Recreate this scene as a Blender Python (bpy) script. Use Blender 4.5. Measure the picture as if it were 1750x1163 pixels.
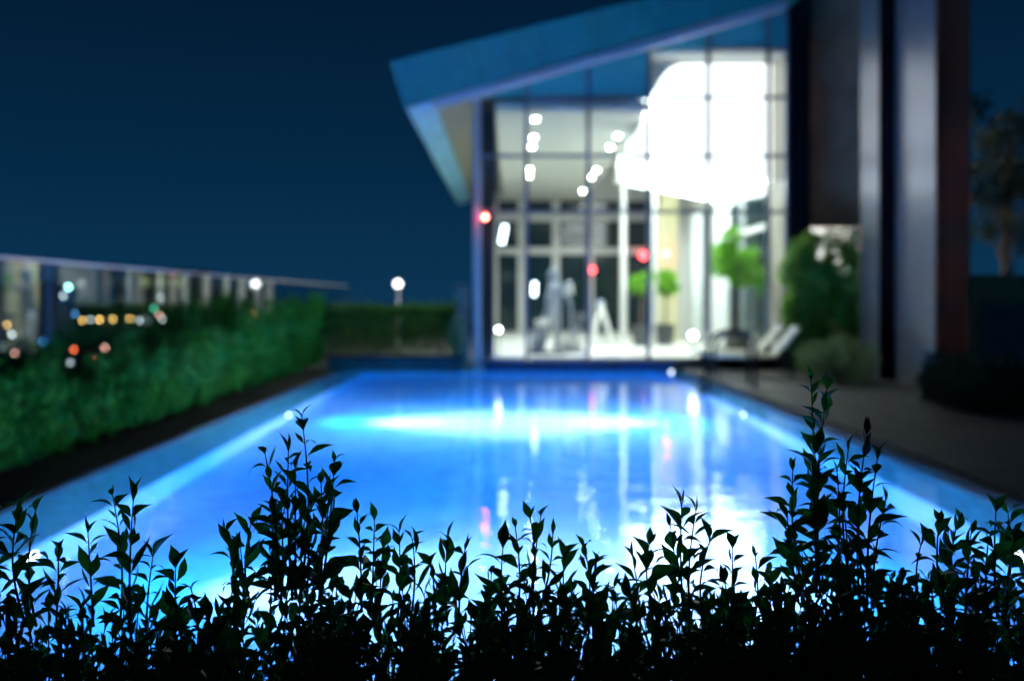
import bpy, bmesh, math, random
import numpy as np
from mathutils import Vector, Matrix, Euler
random.seed(7); rng = np.random.default_rng(7)
S = bpy.context.scene
for o in list(bpy.data.objects): bpy.data.objects.remove(o)
PI = math.pi

# ------------------------------------------------------------------ camera, world, exposure
FPX = 1701.4; CX, CY = 870.0, 512.0; CAMZ = 1.6
cam = bpy.data.cameras.new('camera'); camo = bpy.data.objects.new('camera', cam); S.collection.objects.link(camo)
camo.location = (0, 0, CAMZ); camo.rotation_euler = (PI/2, 0, 0)
cam.lens = 35; cam.sensor_width = 36; cam.sensor_fit = 'HORIZONTAL'
cam.shift_x = (875-CX)/1750; cam.shift_y = (CY-581.5)/1750
cam.clip_start = 0.05; cam.clip_end = 9000
cam.dof.use_dof = True; cam.dof.focus_distance = 1.5; cam.dof.aperture_fstop = 2.3
S.camera = camo
S.view_settings.view_transform = 'Standard'; S.view_settings.look = 'None'
S.view_settings.exposure = 0; S.view_settings.gamma = 1; S.view_settings.use_curve_mapping = False
S.cycles.use_denoising = True
S.cycles.max_bounces = 10; S.cycles.diffuse_bounces = 4; S.cycles.glossy_bounces = 5
S.cycles.transmission_bounces = 8; S.cycles.transparent_max_bounces = 24
S.cycles.sample_clamp_indirect = 60; S.cycles.blur_glossy = 0.5
S.cycles.caustics_refractive = True; S.cycles.caustics_reflective = True

W = bpy.data.worlds.new('World'); S.world = W; W.use_nodes = True
nt = W.node_tree; nt.nodes.clear()
out = nt.nodes.new('ShaderNodeOutputWorld'); bg = nt.nodes.new('ShaderNodeBackground')
tc = nt.nodes.new('ShaderNodeTexCoord'); sp = nt.nodes.new('ShaderNodeSeparateXYZ')
rp = nt.nodes.new('ShaderNodeValToRGB')
nt.links.new(tc.outputs['Generated'], sp.inputs[0]); nt.links.new(sp.outputs['Z'], rp.inputs[0])
e = rp.color_ramp.elements
e[0].position = 0.0; e[0].color = (0.0042, 0.041, 0.100, 1)
e[1].position = 1.0; e[1].color = (0.0008, 0.010, 0.030, 1)
x = e.new(0.12); x.color = (0.0018, 0.026, 0.070, 1)
x = e.new(0.30); x.color = (0.0009, 0.0125, 0.038, 1)
nt.links.new(rp.outputs[0], bg.inputs[0]); bg.inputs[1].default_value = 0.85
nt.links.new(bg.outputs[0], out.inputs[0])

# ------------------------------------------------------------------ helpers
def P(px, py, Y):
    """a point seen at photo pixel (px, py) at distance Y"""
    return Vector(((px-CX)*Y/FPX, Y, CAMZ+(CY-py)*Y/FPX))
def PX(px, Y): return (px-CX)*Y/FPX
def PZ(py, Y): return CAMZ+(CY-py)*Y/FPX
def link(o, parent=None):
    S.collection.objects.link(o)
    if parent is not None: o.parent = parent
    return o
def tag(o, label=None, cat=None, group=None, kind=None):
    if label: o['label'] = label
    if cat: o['category'] = cat
    if group: o['group'] = group
    if kind: o['kind'] = kind
    return o
def thing(name, label, cat, loc=(0,0,0), rz=0, group=None):
    o = bpy.data.objects.new(name, None); link(o); o.location = loc; o.rotation_euler = (0,0,rz)
    o.empty_display_size = .1
    return tag(o, label, cat, group)
class MB:
    def __init__(s): s.v=[]; s.f=[]
    def add(s, v, f):
        n=len(s.v); s.v += [tuple(a) for a in v]; s.f += [tuple(i+n for i in q) for q in f]; return s
    def box(s, x0,x1,y0,y1,z0,z1):
        return s.add([(x0,y0,z0),(x1,y0,z0),(x1,y1,z0),(x0,y1,z0),(x0,y0,z1),(x1,y0,z1),(x1,y1,z1),(x0,y1,z1)],
            [(0,3,2,1),(4,5,6,7),(0,1,5,4),(1,2,6,5),(2,3,7,6),(3,0,4,7)])
    def hexa(s, v): return s.add(v, [(0,3,2,1),(4,5,6,7),(0,1,5,4),(1,2,6,5),(2,3,7,6),(3,0,4,7)])
    def tube(s, pts, r, n=10, cap=True):
        pts=[Vector(p) for p in pts]; rs = r if isinstance(r,(list,tuple)) else [r]*len(pts)
        v=[]; up=Vector((0,0,1)); prev=None
        for i,p in enumerate(pts):
            t=(pts[min(i+1,len(pts)-1)]-pts[max(i-1,0)]).normalized()
            if prev is None:
                a = t.cross(up if abs(t.z)<.9 else Vector((1,0,0))).normalized()
            else: a=(prev-t*prev.dot(t)).normalized()
            prev=a; b=t.cross(a)
            for k in range(n):
                q=2*PI*k/n; v.append(p+(a*math.cos(q)+b*math.sin(q))*rs[i])
        f=[]
        for i in range(len(pts)-1):
            for k in range(n):
                f.append((i*n+k, i*n+(k+1)%n, (i+1)*n+(k+1)%n, (i+1)*n+k))
        if cap: f.append(tuple(range(n))[::-1]); f.append(tuple((len(pts)-1)*n+k for k in range(n)))
        return s.add(v,f)
    def sphere(s, c, r, nu=14, nv=9, sc=(1,1,1)):
        c=Vector(c); v=[c+Vector((0,0,-r*sc[2]))]
        for j in range(1,nv):
            t=-PI/2+PI*j/nv
            for k in range(nu):
                q=2*PI*k/nu; v.append(c+Vector((r*sc[0]*math.cos(t)*math.cos(q), r*sc[1]*math.cos(t)*math.sin(q), r*sc[2]*math.sin(t))))
        v.append(c+Vector((0,0,r*sc[2]))); f=[]
        for k in range(nu): f.append((0,1+(k+1)%nu,1+k))
        for j in range(nv-2):
            for k in range(nu):
                a=1+j*nu+k; b=1+j*nu+(k+1)%nu; f.append((a,b,b+nu,a+nu))
        L=len(v)-1
        for k in range(nu): f.append((L,1+(nv-2)*nu+k,1+(nv-2)*nu+(k+1)%nu))
        return s.add(v,f)
    def mesh(s, name, smooth=False):
        m=bpy.data.meshes.new(name); m.from_pydata(s.v,[],s.f)
        bm=bmesh.new(); bm.from_mesh(m); bmesh.ops.recalc_face_normals(bm, faces=bm.faces); bm.to_mesh(m); bm.free()
        if smooth: m.polygons.foreach_set('use_smooth',[True]*len(m.polygons))
        m.update(); return m
    def build(s, name, mat, parent=None, smooth=False, bevel=0):
        m=s.mesh(name, smooth); m.materials.append(mat)
        o=bpy.data.objects.new(name,m); link(o,parent)
        if bevel:
            b=o.modifiers.new('bevel','BEVEL'); b.width=bevel; b.segments=2; b.limit_method='ANGLE'
        return o
def box(name, mat, x0,x1,y0,y1,z0,z1, parent=None, bevel=0):
    return MB().box(x0,x1,y0,y1,z0,z1).build(name, mat, parent, bevel=bevel)
def inst(src, parent, loc=(0,0,0), rot=None, scale=None):
    c=src.copy(); link(c); c.parent=parent; c.location=loc
    if rot is not None: c.rotation_euler=rot
    if scale is not None: c.scale=scale
    return c

def mat(name, col, rough=.5, metal=0, vary=.15, scale=6, bump=0, spec=.5, col2=None, stretch=(1,1,1), coat=0):
    m=bpy.data.materials.new(name); m.use_nodes=True; n=m.node_tree; b=n.nodes['Principled BSDF']
    b.inputs['Roughness'].default_value=rough; b.inputs['Metallic'].default_value=metal
    b.inputs['Specular IOR Level'].default_value=spec; b.inputs['Coat Weight'].default_value=coat
    t=n.nodes.new('ShaderNodeTexCoord'); mp=n.nodes.new('ShaderNodeMapping'); mp.inputs['Scale'].default_value=stretch
    z=n.nodes.new('ShaderNodeTexNoise'); z.inputs['Scale'].default_value=scale; z.inputs['Detail'].default_value=5
    r=n.nodes.new('ShaderNodeValToRGB')
    c2 = col2 or tuple(c*(1-vary*1.6) for c in col); c1=tuple(min(1,c*(1+vary)) for c in col)
    r.color_ramp.elements[0].position=.32; r.color_ramp.elements[0].color=(*c2,1)
    r.color_ramp.elements[1].position=.68; r.color_ramp.elements[1].color=(*c1,1)
    n.links.new(t.outputs['Object'],mp.inputs[0]); n.links.new(mp.outputs[0],z.inputs['Vector'])
    n.links.new(z.outputs['Fac'],r.inputs[0]); n.links.new(r.outputs[0],b.inputs['Base Color'])
    if bump:
        u=n.nodes.new('ShaderNodeBump'); u.inputs['Strength'].default_value=bump; u.inputs['Distance'].default_value=.02
        n.links.new(z.outputs['Fac'],u.inputs['Height']); n.links.new(u.outputs[0],b.inputs['Normal'])
    return m
def emit(name, col, strength):
    m=bpy.data.materials.new(name); m.use_nodes=True; n=m.node_tree; b=n.nodes['Principled BSDF']
    b.inputs['Base Color'].default_value=(.8,.8,.8,1)
    b.inputs['Emission Color'].default_value=(*col,1); b.inputs['Emission Strength'].default_value=strength
    return m
def glass(name, tint=(.93,.97,.98), ior=1.5, rough=.0, extra=1.0):
    m=bpy.data.materials.new(name); m.use_nodes=True; n=m.node_tree; n.nodes.clear()
    o=n.nodes.new('ShaderNodeOutputMaterial'); mx=n.nodes.new('ShaderNodeMixShader')
    t=n.nodes.new('ShaderNodeBsdfTransparent'); g=n.nodes.new('ShaderNodeBsdfGlossy'); ge=n.nodes.new('ShaderNodeNewGeometry')
    t.inputs[0].default_value=(*tint,1); g.inputs['Roughness'].default_value=rough
    dt=n.nodes.new('ShaderNodeVectorMath'); dt.operation='DOT_PRODUCT'
    n.links.new(ge.outputs['Incoming'],dt.inputs[0]); n.links.new(ge.outputs['Normal'],dt.inputs[1])
    ab=n.nodes.new('ShaderNodeMath'); ab.operation='ABSOLUTE'; n.links.new(dt.outputs['Value'],ab.inputs[0])
    su=n.nodes.new('ShaderNodeMath'); su.operation='SUBTRACT'; su.inputs[0].default_value=1; n.links.new(ab.outputs[0],su.inputs[1])
    pw=n.nodes.new('ShaderNodeMath'); pw.operation='POWER'; pw.inputs[1].default_value=5; n.links.new(su.outputs[0],pw.inputs[0])
    f0=((ior-1)/(ior+1))**2
    k=n.nodes.new('ShaderNodeMath'); k.operation='MULTIPLY_ADD'; k.inputs[1].default_value=(1-f0)*extra; k.inputs[2].default_value=f0*extra; k.use_clamp=True
    n.links.new(pw.outputs[0],k.inputs[0]); n.links.new(k.outputs[0],mx.inputs[0])
    n.links.new(t.outputs[0],mx.inputs[1]); n.links.new(g.outputs[0],mx.inputs[2]); n.links.new(mx.outputs[0],o.inputs[0])
    return m
def leafmat(name, c1, c2, trans=.35, rough=.38):
    m=bpy.data.materials.new(name); m.use_nodes=True; n=m.node_tree; b=n.nodes['Principled BSDF']; o=n.nodes['Material Output']
    b.inputs['Roughness'].default_value=rough; b.inputs['Specular IOR Level'].default_value=.45
    ge=n.nodes.new('ShaderNodeNewGeometry'); oi=n.nodes.new('ShaderNodeObjectInfo'); ad=n.nodes.new('ShaderNodeMath'); ad.operation='ADD'
    md=n.nodes.new('ShaderNodeMath'); md.operation='FRACT'
    n.links.new(ge.outputs['Random Per Island'],ad.inputs[0]); n.links.new(oi.outputs['Random'],ad.inputs[1]); n.links.new(ad.outputs[0],md.inputs[0])
    r=n.nodes.new('ShaderNodeValToRGB'); r.color_ramp.elements[0].color=(*c1,1); r.color_ramp.elements[1].color=(*c2,1)
    n.links.new(md.outputs[0],r.inputs[0]); n.links.new(r.outputs[0],b.inputs['Base Color'])
    tr=n.nodes.new('ShaderNodeBsdfTranslucent'); n.links.new(r.outputs[0],tr.inputs[0])
    mx=n.nodes.new('ShaderNodeMixShader'); mx.inputs[0].default_value=trans
    n.links.new(b.outputs[0],mx.inputs[1]); n.links.new(tr.outputs[0],mx.inputs[2]); n.links.new(mx.outputs[0],o.inputs[0])
    return m

M = {}
M['fascia']=mat('fascia_metal',(.025,.30,.27),.45,.1,vary=.06,scale=3)
M['trim']=mat('pale_trim',(.72,.72,.76),.4,.1,vary=.05)
M['soffit']=mat('soffit_board',(.28,.66,.98),.45,vary=.12,scale=2.5,stretch=(3,.4,1))  # blue of the pool light from below put into the colour
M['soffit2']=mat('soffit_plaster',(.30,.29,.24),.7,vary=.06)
M['spandrel']=mat('spandrel',(.10,.50,.50),.25,vary=.05)
M['mull']=mat('mullion_metal',(.20,.22,.27),.4,.3,vary=.05)
M['post']=mat('post_metal',(.70,.60,.58),.4,.3,vary=.05)
M['white']=mat('white_paint',(.62,.62,.60),.6,vary=.03)
M['cream']=mat('cream_plaster',(.60,.56,.34),.7,vary=.04)
M['ceil']=mat('ceiling_paint',(.52,.54,.50),.8,vary=.03)
M['floor']=mat('pale_floor_tile',(.75,.74,.68),.25,vary=.05,scale=2)
M['darkwall']=mat('dark_wall',(.015,.02,.025),.6)
M['night']=mat('dark_window',(.01,.03,.035),.08,vary=.3)
M['curtain']=mat('sheer_curtain',(.78,.84,.82),.8,vary=.08,scale=2,stretch=(1,6,.05))
M['beige']=mat('beige_render',(.42,.38,.30),.6,vary=.06)
M['steel']=mat('brushed_cladding',(.26,.27,.31),.34,.6,vary=.07,scale=4,stretch=(1,1,.1))
M['brown']=mat('brown_cladding',(.20,.055,.030),.7,spec=.12,vary=.25,scale=1.5,stretch=(1,1,.2))
M['black']=mat('black_cladding',(.010,.009,.012),.7,spec=.1)
M['brownwall']=mat('brown_render',(.85,.50,.30),.55,.0,vary=.25,scale=.8)
M['deck']=mat('stone_deck',(.11,.095,.085),.6,vary=.25,scale=5,bump=.2)
M['soil']=mat('soil',(.005,.004,.004),.9,bump=.4)
M['coping']=mat('dark_coping',(.02,.022,.026),.8,vary=.2)
M['kerb']=mat('kerb_stone',(.10,.11,.12),.6,vary=.15)
M['plinth']=mat('plinth_tile',(.03,.07,.20),.4,vary=.15)
M['conc']=mat('concrete',(.2,.2,.2),.8)
M['city']=mat('city_ground',(.02,.025,.03),.9,scale=.01)
M['dark']=mat('dark_metal',(.02,.022,.026),.4,.4)
M['chrome']=mat('chrome',(.55,.57,.6),.18,1,vary=.03)
M['gymgrey']=mat('gym_silver',(.26,.30,.38),.4,.2,vary=.06)
M['gymdark']=mat('gym_dark_pad',(.04,.045,.06),.5)
M['lounge']=mat('lounger_cream_sling',(.85,.80,.62),.7,vary=.06)
M['pot']=mat('dark_pot',(.05,.055,.06),.4)
M['bark']=mat('bark',(.09,.06,.04),.85,bump=.5,scale=20)
M['twig']=mat('green_twig',(.035,.05,.015),.6,scale=30)
M['stone']=mat('pillar_stone',(.30,.27,.20),.8,vary=.3,bump=.4,scale=8)
M['wallb']=mat('olive_render',(.80,.66,.30),.8,vary=.1)
M['wallp']=mat('grey_panel',(.45,.36,.36),.6,vary=.15)
M['house']=mat('city_facade',(.06,.07,.08),.9,scale=.2)
M['glass']=glass('window_glass')
M['fglass']=glass('screen_glass',(.90,.96,.96),1.5,.02,2.3)
M['leaf']=leafmat('hedge_leaf',(.02,.10,.008),(.06,.22,.015),.42)
M['leafred']=leafmat('young_red_leaf',(.14,.03,.025),(.20,.07,.05),.3)
M['lhedge']=leafmat('box_hedge_leaf',(.008,.13,.010),(.07,.44,.05),.35,.6)
M['dhedge']=leafmat('dark_hedge_leaf',(.02,.10,.01),(.18,.36,.04),.3,.6)
M['bright']=leafmat('houseplant_leaf',(.05,.26,.01),(.34,.68,.05),.35,.5)
M['blackshrub']=leafmat('shade_toned_leaf',(.004,.010,.003),(.015,.03,.01),.2,.7)  # leaf colour taken near black, shade put into it
M['shrub']=leafmat('pale_shrub_leaf',(.20,.30,.08),(.55,.65,.25),.3,.5)
M['ivy']=leafmat('ivy_leaf',(.04,.28,.01),(.55,.75,.18),.45,.5)
M['tree']=leafmat('tree_leaf',(.006,.016,.006),(.04,.07,.03),.3,.5)
M['lamp']=emit('lamp_white',(1,.98,.92),30)

# pool tile
def tile_mat():
    m=mat('pool_mosaic',(.22,.52,.82),.35,vary=.10,scale=3)
    n=m.node_tree; b=n.nodes['Principled BSDF']; src=b.inputs['Base Color'].links[0].from_socket
    t=n.nodes.new('ShaderNodeTexCoord'); br=n.nodes.new('ShaderNodeTexBrick')
    br.inputs['Scale'].default_value=12; br.offset=0; br.inputs['Brick Width'].default_value=.5; br.inputs['Row Height'].default_value=.5
    br.inputs['Mortar Size'].default_value=.03
    br.inputs['Color1'].default_value=(.80,.84,.9,1); br.inputs['Color2'].default_value=(1,1,1,1); br.inputs['Mortar'].default_value=(.75,.8,.85,1)
    mx=n.nodes.new('ShaderNodeMix'); mx.data_type='RGBA'; mx.blend_type='MULTIPLY'; mx.inputs[0].default_value=.8
    n.links.new(t.outputs['Object'],br.inputs[0]); n.links.new(src,mx.inputs[6]); n.links.new(br.outputs['Color'],mx.inputs[7])
    n.links.new(mx.outputs[2],b.inputs['Base Color']); return m
M['tile']=tile_mat()
M['gutter']=mat('gutter_tile',(.04,.22,.30),.4,vary=.12,scale=5)
def water_mat():
    m=bpy.data.materials.new('pool_water'); m.use_nodes=True; n=m.node_tree; n.nodes.clear()
    o=n.nodes.new('ShaderNodeOutputMaterial'); g=n.nodes.new('ShaderNodeBsdfGlass')
    g.inputs['IOR'].default_value=1.33; g.inputs['Roughness'].default_value=.015; g.inputs[0].default_value=(.93,.97,1,1)
    t=n.nodes.new('ShaderNodeTexCoord'); mp=n.nodes.new('ShaderNodeMapping'); mp.inputs['Scale'].default_value=(1.0,1.6,1)
    z=n.nodes.new('ShaderNodeTexNoise'); z.inputs['Scale'].default_value=1.7; z.inputs['Detail'].default_value=3; z.inputs['Distortion'].default_value=.6
    z2=n.nodes.new('ShaderNodeTexNoise'); z2.inputs['Scale'].default_value=9; z2.inputs['Detail'].default_value=2
    n.links.new(t.outputs['Object'],mp.inputs[0]); n.links.new(mp.outputs[0],z.inputs['Vector']); n.links.new(mp.outputs[0],z2.inputs['Vector'])
    a=n.nodes.new('ShaderNodeMath'); a.operation='MULTIPLY_ADD'; a.inputs[1].default_value=.07
    n.links.new(z2.outputs['Fac'],a.inputs[0]); n.links.new(z.outputs['Fac'],a.inputs[2])
    u=n.nodes.new('ShaderNodeBump'); u.inputs['Strength'].default_value=1; u.inputs['Distance'].default_value=.007
    n.links.new(a.outputs[0],u.inputs['Height']); n.links.new(u.outputs[0],g.inputs['Normal']); n.links.new(g.outputs[0],o.inputs[0])
    return m
M['water']=water_mat()

# ------------------------------------------------------------------ setting: ground, pool, deck
XL, XR = -3.2, 3.4; OL, OR = -3.80, 3.83; YN, YF = 2.3, 21.95; DEP = 1.15; LEDGE=-.16
tag(box('ground', M['city'], -3000,3000,-500,6000,-26,-25), kind='structure')
tag(box('podium', M['conc'], -6.2,16,-3,48,-24.996,-1.5), kind='structure')
tag(MB().box(XL-.2,XR+.2,YN-.2,YF+.2,-DEP-.15,-DEP).build('pool_floor',M['tile']), kind='structure')
for nm,xa,za,xb2,zb2 in (('gutter_left',OL,-.036,XL,-.276),('gutter_right',OR,-.036,XR,-.236)):
    tag(MB().hexa([(xa,YN,za-.003),(xb2,YN,zb2-.003),(xb2,YF,zb2-.003),(xa,YF,za-.003),(xa,YN,za),(xb2,YN,zb2),(xb2,YF,zb2),(xa,YF,za)]).build(nm,M['gutter']),kind='structure')
b=MB(); b.hexa([(OL,YN,-DEP),(XL,YN,-DEP),(XL,YF,-DEP),(OL,YF,-DEP),(OL,YN,-.04),(XL,YN,-.28),(XL,YF,-.28),(OL,YF,-.04)])
tag(b.build('pool_wall_left',M['tile']), kind='structure')
tag(MB().hexa([(XR,YN,-DEP),(OR,YN,-DEP),(OR,YF,-DEP),(XR,YF,-DEP),(XR,YN,-.24),(OR,YN,-.04),(OR,YF,-.04),(XR,YF,-.24)]).build('pool_wall_right',M['tile']), kind='structure')
tag(MB().box(OL,OR,YF,YF+.15,-DEP,-.03).build('pool_wall_far',M['tile']), kind='structure')
tag(MB().box(OL,OR,YN-.15,YN,-DEP,-.03).build('pool_wall_near',M['tile']), kind='structure')
w=MB().add([(OL,YN,0),(OR,YN,0),(OR,YF,0),(OL,YF,0)],[(0,1,2,3)]).build('water',M['water'])
tag(w, kind='structure')
tag(MB().box(OL-.12,OL,YN-.15,YF+.15,-1.4,.035).build('pool_kerb_left',M['coping'],bevel=.01), kind='structure')
tag(MB().box(OR,OR+.14,YN-.15,YF+.15,-1.4,.075).build('pool_kerb_right',M['coping'],bevel=.01), kind='structure')
tag(box('soil_bed', M['soil'], -6.2,OL-.12,-3,48,-1.4,-.02), kind='structure')
tag(box('near_planter_bed', M['soil'], OL-.12,OR+.14,-3,YN-.15,-1.4,-.03), kind='structure')
tag(box('far_terrace', M['deck'], OL-.12,-1.0,YF+.15,48,-1.4,-.01), kind='structure')
# deck of stone pavers, joints recessed
tag(box('deck', M['coping'], OR+.14,16,-3,22.2,-1.4,.052), kind='structure')
deck=S.objects['deck']
pav=MB().box(-.44,.44,-.44,.44,0,.03).mesh('paver'); pav.materials.append(M['deck'])
k=0
for i in range(4):
    for j in range(24):
        xx=OR+.14+.46+i*.9; yy=-0.2+.45+j*.9
        if yy>21.9: continue
        o=bpy.data.objects.new('paver',pav); link(o,deck); o.location=(xx,yy,.055+random.uniform(-.002,.002)); o.rotation_euler=(0,0,random.choice((0,PI/2,PI)))
tag(box('planting_bed', M['soil'], OR+.14+3.62,16,-3,22.2,.053,.085), kind='structure')

# underwater lamps
def pool_lamp(x, y, z, side, label, white=1.0, blue_fill=1.25):
    t=thing('pool_lamp', label, 'pool light', (x,y,z), 0, 'underwater lamps along the pool walls')
    ring=MB()
    n=20; ring.tube([(0,0,0),(side*.03,0,0)],.11,n)
    rm=ring.build('rim',M['chrome'],t,smooth=False)
    MB().tube([(side*.031,0,0),(side*.04,0,0)],.085,n).build('lens',M['plens'],rm)
    for nm,col,en,ang,bl,tilt in (('beam',(1.0,.80,.92),white,math.radians(70),.9,-3),('blue_fill',(.0,.37,1.0),blue_fill,math.radians(160),.8,6)):
        l=bpy.data.lights.new(nm,'SPOT'); l.color=col; l.energy=en*(5000 if nm=='beam' else 640); l.spot_size=ang; l.spot_blend=bl; l.shadow_soft_size=.05
        if nm=='blue_fill':   # blue fill added to each lamp for light scattered in the water; slower falloff
            l.use_nodes=True; ln=l.node_tree; fo=ln.nodes.new('ShaderNodeLightFalloff'); fo.inputs['Strength'].default_value=1
            ln.links.new(fo.outputs['Linear'],ln.nodes['Emission'].inputs['Strength'])
        o=bpy.data.objects.new(nm,l); link(o,t); o.location=(side*.10,0,0)
        d=Vector((side,0,math.tan(math.radians(tilt)))); o.rotation_euler=d.to_track_quat('-Z','Y').to_euler()
    return t
M['plens']=emit('pool_lens',(.85,.95,1),12)
pool_lamp(XL,14.3,-.42,1,'round glowing lamp under the water in the left pool wall')
pool_lamp(XR,14.3,-.36,-1,'round glowing lamp under the water in the right pool wall')
pool_lamp(XL,6.6,-.42,1,'underwater lamp in the left pool wall nearest the foreground hedge',.42,.6)
pool_lamp(XR,6.6,-.38,-1,'underwater lamp in the right pool wall at the edge of the photo',.42,.6)

# ------------------------------------------------------------------ leaves
def leaf_cloud(name, pts, out, size, material, parent=None, up=.5, aspect=.45, jitter=.6):
    """many small folded leaves: pts (n,3), out (n,3) outward directions"""
    n=len(pts); d=out+rng.normal(0,jitter,(n,3)); d[:,2]+=up; d/=np.linalg.norm(d,axis=1)[:,None]+1e-9
    r=rng.normal(0,1,(n,3)); s=np.cross(d,r); s/=np.linalg.norm(s,axis=1)[:,None]+1e-9
    nn=np.cross(s,d); L=(size*rng.uniform(.6,1.25,n))[:,None]; Wd=L*aspect*.5
    a=pts; tip=pts+d*L-nn*L*.12; mid=pts+d*L*.45; l=mid-s*Wd+nn*Wd*.35; rr=mid+s*Wd+nn*Wd*.35
    v=np.stack([a,l,tip,rr],1).reshape(-1,3)
    idx=np.arange(n)*4
    f=np.stack([idx,idx+1,idx+2, idx,idx+2,idx+3],1).reshape(-1)
    m=bpy.data.meshes.new(name); m.vertices.add(4*n); m.vertices.foreach_set('co',v.reshape(-1))
    m.loops.add(6*n); m.loops.foreach_set('vertex_index',f.astype(np.int32))
    m.polygons.add(2*n); m.polygons.foreach_set('loop_start',np.arange(2*n,dtype=np.int32)*3)
    m.polygons.foreach_set('loop_total',np.full(2*n,3,dtype=np.int32)); m.update(calc_edges=True); m.validate()
    m.materials.append(material)
    o=bpy.data.objects.new(name,m); link(o,parent); o['kind']='stuff'; return o
def lump(x,y,z,s,f=1.0):
    return (np.sin(x*f*2.1+s)+np.sin(y*f*1.7+1.3*s)+np.sin(z*f*2.9+.7*s)+np.sin((x+y)*f*3.7+s)*.6+np.sin((y-z)*f*5.1+2*s)*.5)/4.1
def hedge_points(n, x0,x1,y0,y1,z0,ztop, seed, rag=.15, face=.25):
    """points near the surface of a box-like hedge; ztop(y) array function"""
    x=rng.uniform(x0,x1,n); y=rng.uniform(y0,y1,n); zt=ztop(x,y)+lump(x,y,x*0,seed,2.2)*rag+rng.exponential(rag*.35,n)*(rng.random(n)<.25)
    u=rng.random(n)**.75; z=z0+(zt-z0)*u
    # pull towards the visible faces
    side=rng.random(n)
    bulge=lump(y,z,z*0,seed+3,2.6)*face*.5
    x=np.where(side<.45, x1-face*rng.random(n)*.5+bulge, x); z=np.where(side>.78, zt-rng.random(n)*.15, z)
    p=np.stack([x,y,z],1); c=np.array([(x0+x1)/2,0,0]); o=np.stack([(x-c[0])/(x1-x0)*2, rng.normal(0,.3,n), (z-z0)/np.maximum(.2,zt-z0)-.3],1)
    return p,o
def ball_points(n, c, r, seed, rag=.2):
    d=rng.normal(0,1,(n,3)); d/=np.linalg.norm(d,axis=1)[:,None]
    k=(rng.random(n)**.33)*(1+rag*lump(d[:,0]*2,d[:,1]*2,d[:,2]*2,seed,1.4))
    return np.array(c)+d*k[:,None]*np.array(r), d

# left hedge
t=thing('hedge','long leafy green hedge behind the left edge of the pool','hedge',(-4.9,14,0))
P_=[];O_=[]
for k in range(900):
    y=random.uniform(5.5,23.3); u=random.random(); x=-5.25+.85*u**.7; zt=.56+.03*(y-9.5)+.0024*(y-9.5)**2+.16*math.sin(y*2.3+x*3)*random.random()+random.gauss(0,.12)
    zt=max(.35,zt)+(random.uniform(.1,.3) if random.random()<.18 else 0)
    z0=.10 if u>.5 else .3; n=int((26+60*random.random())*(zt-z0)/.8)+10
    f=rng.random(n); r_=.10*(1-.6*f); a=rng.uniform(0,2*PI,n); lean=random.gauss(.04,.08)
    P_.append(np.stack([x+lean*f+r_*np.cos(a),y+r_*np.sin(a)+random.gauss(0,.05)*f,z0+(zt-z0)*f],1)); O_.append(np.stack([np.cos(a)*.7+.2,np.sin(a)*.7,f*.3],1))
p=np.concatenate(P_);o_=np.concatenate(O_)
p-=np.array([-4.9,14,0]); leaf_cloud('foliage',p,o_,.10,M['lhedge'],t,up=.8,jitter=.4)
b=MB()
for i in range(60):
    y=-8.3+i*.3; b.tube([(random.uniform(-.1,.1),y,-.05),(random.uniform(-.2,.2),y+.1,.5),(random.uniform(-.3,.3),y,.95)],[.018,.012,.005],5)
st=b.build('stems',M['bark'],t); st.name='stem'; st['kind']='stuff'
# far hedge (planter at the far end)
t=thing('hedge','low dark hedge in the raised planter at the far end of the pool','hedge',(-2.6,23,.3))
p,o_=hedge_points(15000,-4.1,-1.15,22.7,23.7,.3,lambda x,y: 1.42+0*x, 5.0,.14,.2)
q=p.copy(); m_=rng.random(len(p))<.5; q[m_,1]=22.7+rng.random(m_.sum())*.25
p=q-np.array([-2.6,23,.3]); o_[:,1]-=.8; leaf_cloud('foliage',p,o_,.09,M['dhedge'],t)
t2=thing('planter','low dark stone planter kerb at the far end of the pool','planter',(-2.5,22.4,0))
MB().box(-1.55,1.45,-.2,-.02,-.05,.30).build('front_wall',M['kerb'],t2,bevel=.01)
MB().box(-1.60,1.50,-.26,.02,.302,.36).build('cap',M['coping'],t2,bevel=.01)
MB().box(-1.55,1.45,0,1.4,-.05,.22).build('soil',M['soil'],t2)
# stone pillar with leaves by the house
t=thing('stone_pillar','rough beige stone pillar between the far hedge and the glass house','pillar',(PX(789,22.3),22.4,0))
for i in range(7):
    z0=i*.265; s=.15+random.uniform(-.015,.015); MB().box(-s,s,-s,s,z0,z0+.255).build('stone_block',M['stone'],t,bevel=.02)
MB().box(-.18,.18,-.18,.18,1.858,1.93).build('cap',M['stone'],t,bevel=.01)
t=thing('climbing_plant','bright green leafy climber growing up the stone pillar','plant',(PX(777,22),22.15,.36))
p,o_=ball_points(500,(0,0,.45),(.17,.12,.42),3.); leaf_cloud('foliage',p,o_,.07,M['shrub'],t)
MB().tube([(0,.08,-.1),(.03,.06,.3),(-.02,.05,.75)],[.02,.014,.006],6).build('stem',M['bark'],t)

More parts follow.
